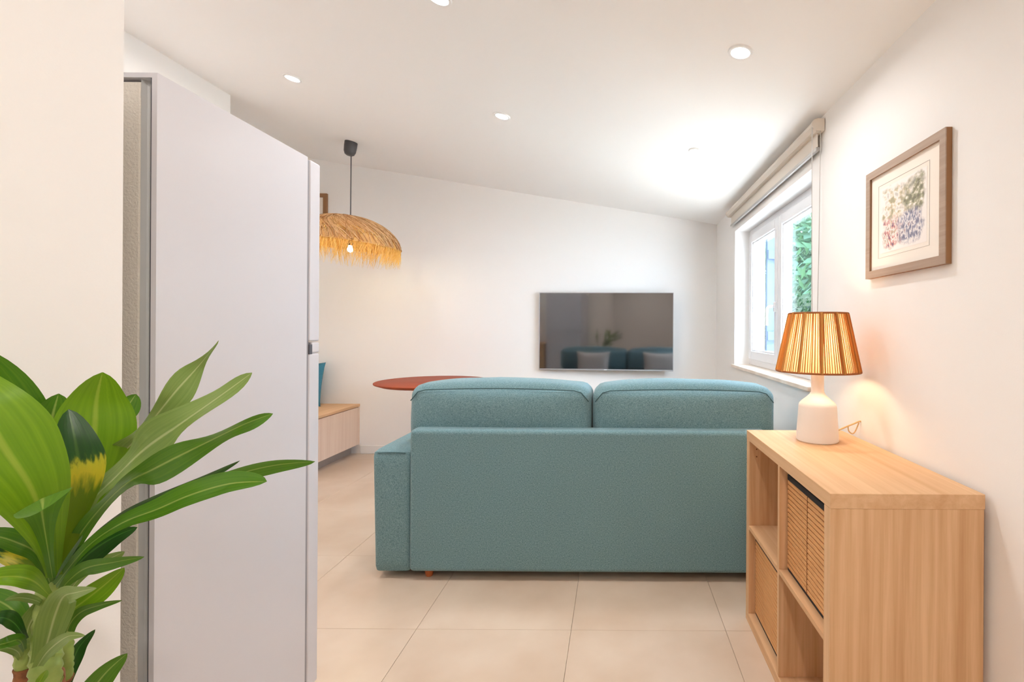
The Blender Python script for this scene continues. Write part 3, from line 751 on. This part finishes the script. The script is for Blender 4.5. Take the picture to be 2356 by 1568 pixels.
# pendant lamp
pc = on_ceiling(808, 327)
pn_ = thing('pendant_lamp', 'fringed straw dome pendant lamp, lit, on a black cord', 'pendant lamp', pc)
ob = lathe([(0, 0), (.046, 0), (.046, -.035), (.043, -.075), (.034, -.098), (.02, -.107), (0, -.108)], 32, cap=False)
ob.transform(Matrix.Translation(pc) @ Matrix.Rotation(math.radians(8), 4, 'Y')); obj('ceiling_cup', ob, M['charcoal'], pn_, True)
pcx, pcy = pc.x, pc.y
obj('cord', tube([(pcx, pcy, pc.z-.10), (pcx-.002, pcy, 1.90)], .0042, 8), M['charcoal'], pn_)
RR, ZR, HH = .388, 1.835, .215
SC = Vector((pcx-.02, pcy, 0)); TM = Matrix.Translation((SC.x, SC.y, ZR)) @ Matrix.Rotation(math.radians(5), 4, 'Y')
straw = strands('straw', [S(166, 124, 80), S(208, 168, 120), S(216, 178, 128), S(180, 132, 84), S(226, 190, 144)], S(255, 196, 96), .2)
straw2 = strands('fringe_straw', [S(236, 200, 130), S(214, 166, 90), S(250, 222, 160)], S(255, 236, 150), .5)
def dome(r): return HH*max(0, 1-(r/RR)**2.3)**.62
b = lathe([(max(1e-6, RR*.985*math.sin(k/14*PI/2)), dome(RR*math.sin(k/14*PI/2))-.006) for k in range(15)][::-1], 56, cap=False)
b.transform(TM); obj('shade_shell', b, translucent('straw_lining', S(196, 152, 100), S(255, 210, 120), .22, .9), pn_, True)
rnd = random.Random(11); bm = bmesh.new()
for k in range(620):
    a0 = rnd.uniform(0, 2*PI); r0 = rnd.choice((.02, .06, .12, .2)) + rnd.uniform(0, .06); r1 = min(RR, r0 + rnd.uniform(.16, .3)); sw = rnd.uniform(.15, .75); off = rnd.uniform(.001, .009); ph = rnd.uniform(0, 6)
    pts = []
    for q in range(9):
        u = q/8; r = r0+(r1-r0)*u; a = a0 + sw*u*u + .05*math.sin(5*u+ph)
        pts.append(TM @ Vector((r*math.cos(a), r*math.sin(a), dome(r)+off)))
    add_tube(bm, pts, rnd.uniform(.0016, .0032), 4)
o = obj('straw_weave', bm, straw, pn_); o['kind'] = 'stuff'
bm = bmesh.new()
for k in range(1100):
    a = rnd.uniform(0, 2*PI); L = rnd.uniform(.06, .16)*(1 if rnd.random() < .7 else .5); dr = rnd.uniform(-.05, .015); da = rnd.uniform(-.12, .12); r = RR-rnd.uniform(0, .03)
    pts = [TM @ Vector(((r-.03)*math.cos(a-da*.3), (r-.03)*math.sin(a-da*.3), dome(r-.03)-.004))]
    for q in range(1, 5):
        u = q/4; rr = r + dr*u*u; pts.append(TM @ Vector((rr*math.cos(a+da*u), rr*math.sin(a+da*u), .012-L*u)))
    add_tube(bm, pts, lambda t: .0019*(1-.6*t), 4)
o = obj('straw_fringe', bm, straw2, pn_); o['kind'] = 'stuff'
zb_ = 1.797
obj('bulb_holder', lathe([(.018, 0), (.018, .07), (.012, .08)], 16, (pcx-.003, pcy, zb_+.03)), M['charcoal'], pn_)
obj('bulb', lathe([(0, -.022), (.015, -.016), (.022, 0), (.016, .015), (.01, .032), (0, .033)], 24, (pcx-.003, pcy, zb_), False), glow('pendant_bulb', (1, .85, .6, 1), 60), pn_, True)
l = bpy.data.lights.new('pendant_light', 'POINT'); l.energy = PEND_W; l.color = PEND_COL; l.shadow_soft_size = .03
lo = bpy.data.objects.new('pendant_light', l); C.objects.link(lo); lo.location = (pcx-.003, pcy, zb_); lo.parent = pn_; lo.matrix_parent_inverse = Matrix.Translation(-pc)

# ------------------------------------------------------------------ potted corn plant
pp = thing('potted_plant', 'potted corn plant with long glossy green leaves beside the left wall', 'plant', (-.80, .66, 0))
def leaf(pts, w, kind, tilt=25, wave=.0, fold=.18, peak=.55, tip=1.0, flip=1, base=.3, side=None):
    path = smooth_path([P(*p) for p in pts], 6); m = len(path)
    d = sum(p[2] for p in pts)/len(pts); W_ = w/2/(F/d)/math.cos(math.radians(tilt))
    bm = bmesh.new(); uv = bm.loops.layers.uv.new('UVMap'); rows = []
    ph = random.uniform(0, 6)
    for i, p in enumerate(path):
        t = i/(m-1); tg = (path[min(i+1, m-1)]-path[max(i-1, 0)]).normalized()
        tc = (Vector((0, 0, CZ))-p).normalized(); tc = (tc - tg*tc.dot(tg)).normalized()
        sd = tg.cross(tc).normalized()
        ang = math.radians(tilt)*flip; fc = tc*math.cos(ang) + sd*math.sin(ang); sv = tg.cross(fc).normalized()
        if side: sv = Vector(side); sv = (sv - tg*sv.dot(tg)).normalized(); fc = sv.cross(tg)
        if t < peak: e = t/peak; ww = base + (1-base)*(e*e*(3-2*e))
        else: e = (t-peak)/(1-peak); ww = max(0, 1-e**(1.7*tip))**.85
        row = []
        for c in (-1, -.6, 0, .6, 1):
            und = wave*math.sin(t*15+ph+(2 if c < 0 else 0))*abs(c)*W_*(1-abs(2*t-1)**3)
            row.append(bm.verts.new(p + sv*(c*W_*max(ww, .015)) + fc*(abs(c)*fold*W_*ww*(1.3 if abs(c) > .8 else 1) + und)))
        rows.append((row, t))
    for (a, ta), (b, tb) in zip(rows, rows[1:]):
        for k in range(4):
            f = bm.faces.new((a[k], a[k+1], b[k+1], b[k]))
            us = ((k/4, ta), ((k+1)/4, ta), ((k+1)/4, tb), (k/4, tb))
            for l_, u_ in zip(f.loops, us): l_[uv].uv = u_
    return obj('leaf', bm, LM[kind], pp, True)
LV = [  # centre line (px, py, depth), visible width, tone
 ([(122, 1325, .66), (180, 1180, .67), (262, 1068, .68), (329, 992, .69), (398, 906, .70), (457, 842, .71), (503, 783, .72)], 52, 'p', dict(wave=.8, peak=.58, tilt=30, tip=.72)),
 ([(130, 1318, .65), (190, 1180, .64), (267, 1096, .63), (334, 1031, .62), (414, 976, .62), (508, 909, .62), (580, 857, .63)], 62, 'p', dict(wave=.6, peak=.58, tilt=30, flip=-1, tip=1.0)),
 ([(125, 1335, .64), (190, 1220, .62), (280, 1120, .60), (361, 1074, .59), (468, 1021, .58), (562, 975, .58), (628, 951, .59)], 50, 'm', dict(wave=.5, peak=.56, tilt=35, tip=.95)),
 ([(120, 1350, .68), (200, 1265, .70), (300, 1198, .72), (420, 1140, .74), (527, 1096, .76), (629, 1070, .77), (725, 1061, .78)], 34, 'm', dict(peak=.78, tilt=45, base=.2)),
 ([(128, 1345, .63), (200, 1258, .61), (280, 1203, .60), (361, 1171, .59), (441, 1137, .58), (530, 1112, .58), (614, 1107, .58)], 50, 'm', dict(peak=.72, tilt=35, flip=-1, tip=1.6)),
 ([(135, 1325, .67), (200, 1250, .68), (280, 1188, .69), (361, 1147, .70), (468, 1100, .71), (552, 1059, .72)], 26, 'd', dict(peak=.55, tilt=50)),
 ([(150, 1290, .70), (215, 1090, .74), (262, 985, .76), (290, 940, .77), (313, 906, .78)], 44, 'm', dict(peak=.75)),
 ([(140, 1320, .66), (178, 1170, .66), (205, 1075, .66), (217, 990, .66), (222, 920, .66), (236, 856, .65)], 138, 'b', dict(tilt=8, peak=.58, fold=.12, tip=1.1, base=.22)),
 ([(128, 1322, .62), (163, 1190, .61), (182, 1100, .60), (176, 1030, .60), (158, 941, .61)], 84, 'y', dict(tilt=8, peak=.66, fold=.15, base=.4)),
 ([(115, 1320, .70), (122, 1150, .72), (112, 1020, .72), (120, 960, .72), (135, 905, .72)], 82, 'm', dict(tilt=10, peak=.66)),
 ([(124, 1322, .61), (108, 1230, .58), (72, 1125, .55), (10, 1030, .53), (-50, 930, .52), (-120, 830, .53)], 168, 'b', dict(tilt=6, peak=.64, fold=.1, base=.16)),
 ([(110, 1320, .69), (80, 1150, .71), (50, 1000, .71), (10, 890, .68), (-50, 800, .65)], 106, 'm', dict(tilt=6, peak=.55)),
 ([(121, 1328, .60), (108, 1250, .575), (98, 1190, .545), (94, 1158, .505), (96, 1146, .46), (98, 1156, .42), (99, 1172, .39)], 88, 'm', dict(tilt=0, peak=.7, fold=.12, base=.2, side=(.9, 0, .42))),
 ([(132, 1325, .63), (152, 1245, .62), (158, 1190, .62), (152, 1120, .64)], 52, 'z', dict(tilt=10, peak=.55, base=.3)),
 ([(118, 1318, .63), (112, 1255, .615), (105, 1200, .61), (70, 1150, .61)], 56, 'z', dict(tilt=10, peak=.5, base=.3)),
 ([(115, 1340, .63), (85, 1275, .60), (40, 1248, .58), (-20, 1232, .57), (-90, 1240, .57)], 44, 'm', dict(tilt=30, peak=.5)),
 ([(110, 1345, .64), (75, 1308, .62), (35, 1285, .61), (-20, 1262, .60), (-80, 1250, .60)], 40, 'y', dict(tilt=30, peak=.5)),
 ([(112, 1368, .62), (80, 1338, .58), (40, 1326, .56), (-20, 1330, .54), (-80, 1350, .53)], 46, 'b', dict(tilt=25, peak=.45)),
 ([(110, 1400, .64), (85, 1382, .62), (45, 1374, .60), (10, 1380, .59)], 18, 'p', dict(tilt=30)),
 ([(62, 1470, .66), (50, 1430, .66), (20, 1395, .66), (-30, 1372, .66), (-80, 1370, .67)], 46, 'm', dict(tilt=20)),
 ([(60, 1470, .62), (35, 1435, .60), (5, 1420, .58), (-40, 1425, .57)], 30, 'd', dict(tilt=25)),
 ([(60, 1480, .63), (66, 1440, .63), (90, 1400, .63), (110, 1375, .64)], 40, 'p', dict(tilt=15)),
 ([(56, 1495, .62), (45, 1472, .60), (15, 1478, .58), (-40, 1492, .57)], 26, 'm', dict(tilt=30)),
 ([(48, 1520, .64), (42, 1500, .62), (20, 1490, .61), (-25, 1488, .60)], 22, 'p', dict(tilt=30)),
 ([(128, 1355, .645), (160, 1318, .64), (205, 1272, .64), (260, 1236, .64), (316, 1212, .65)], 52, 'd', dict(tilt=15, peak=.5)),
 ([(132, 1368, .62), (158, 1335, .61), (198, 1306, .60), (260, 1293, .60), (332, 1280, .60)], 34, 'm', dict(tilt=30, peak=.55)),
 ([(150, 1370, .69), (205, 1305, .70), (250, 1285, .71), (287, 1268, .72)], 30, 'p', dict(tilt=30)),
 ([(140, 1420, .67), (185, 1388, .67), (240, 1345, .68), (286, 1305, .69)], 52, 'b', dict(tilt=20, peak=.5)),
 ([(146, 1490, .66), (158, 1440, .66), (185, 1408, .66), (228, 1392, .66), (281, 1380, .66)], 26, 'm', dict(tilt=30, peak=.4, base=.8)),
 ([(98, 1515, .59), (112, 1465, .58), (128, 1410, .57), (146, 1372, .56), (176, 1362, .545), (222, 1352, .535)], 58, 'p', dict(tilt=10, peak=.4, fold=.12, base=.65, tip=.8)),
 ([(86, 1532, .58), (105, 1503, .57), (132, 1478, .565), (160, 1462, .56), (196, 1461, .56)], 30, 'p', dict(tilt=20, peak=.4, base=.6)),
 ([(150, 1580, .68), (165, 1530, .68), (182, 1488, .68), (219, 1447, .69)], 28, 'd', dict(tilt=20, peak=.5, base=.6)),
 ([(130, 1660, .66), (190, 1610, .66), (245, 1545, .66), (293, 1502, .66)], 50, 'm', dict(tilt=15, peak=.5)),
 ([(80, 1600, .58), (90, 1570, .57), (100, 1552, .565), (108, 1540, .56)], 16, 'b', dict(tilt=20)),
 ([(118, 1340, .70), (150, 1260, .76), (170, 1215, .81), (180, 1190, .86)], 40, 'd', dict(tilt=30)),
 ([(100, 1350, .70), (60, 1290, .70), (36, 1266, .70), (20, 1252, .70)], 40, 'd', dict(tilt=30)),
 ([(128, 1330, .60), (150, 1290, .55), (190, 1230, .50)], 8, 'd', dict(tilt=60)),
]
for a in LV: leaf(*a[:3], **a[3])
base_c = Vector((-.80, .665, 0))
def cane(pts, r, split, name='stem'):
    pts = [Vector(q) for q in pts]
    path = smooth_path(pts, 8); k = max(2, int(len(path)*split))
    rr = lambda t: r*(1+.08*math.sin(t*60))
    a = obj(name, tube(path[k-1:], rr, 12), M['cane'], pp, True)
    obj('cane_bark', tube(path[:k+1], lambda t: r*1.06*(1+.06*math.sin(t*90)), 12), M['bark'], pp, True)
cane([(-.80, .655, .24), P(62, 1620, .645), P(60, 1562, .64), P(59, 1505, .64), P(60, 1470, .645)], .0105, .62)
cane([(-.775, .66, .24), P(108, 1640, .62), P(104, 1566, .60), P(107, 1500, .61), P(113, 1420, .63), P(122, 1325, .65)], .0145, .36)
cane([(-.76, .68, .24), P(140, 1640, .67), P(146, 1556, .66), P(148, 1500, .66), P(148, 1440, .665)], .0092, .5)
obj('pot', lathe([(0, 0), (.115, 0), (.125, .01), (.15, .27), (.156, .28), (.152, .285), (.142, .282), (.138, .25), (0, .25)], 48, (-.785, .665, 0), False), M['pot'], pp, True)
obj('soil', lathe([(0, .265), (.08, .262), (.137, .252), (.137, .249), (0, .249)], 40, (-.785, .665, 0), False), M['soil'], pp, True)
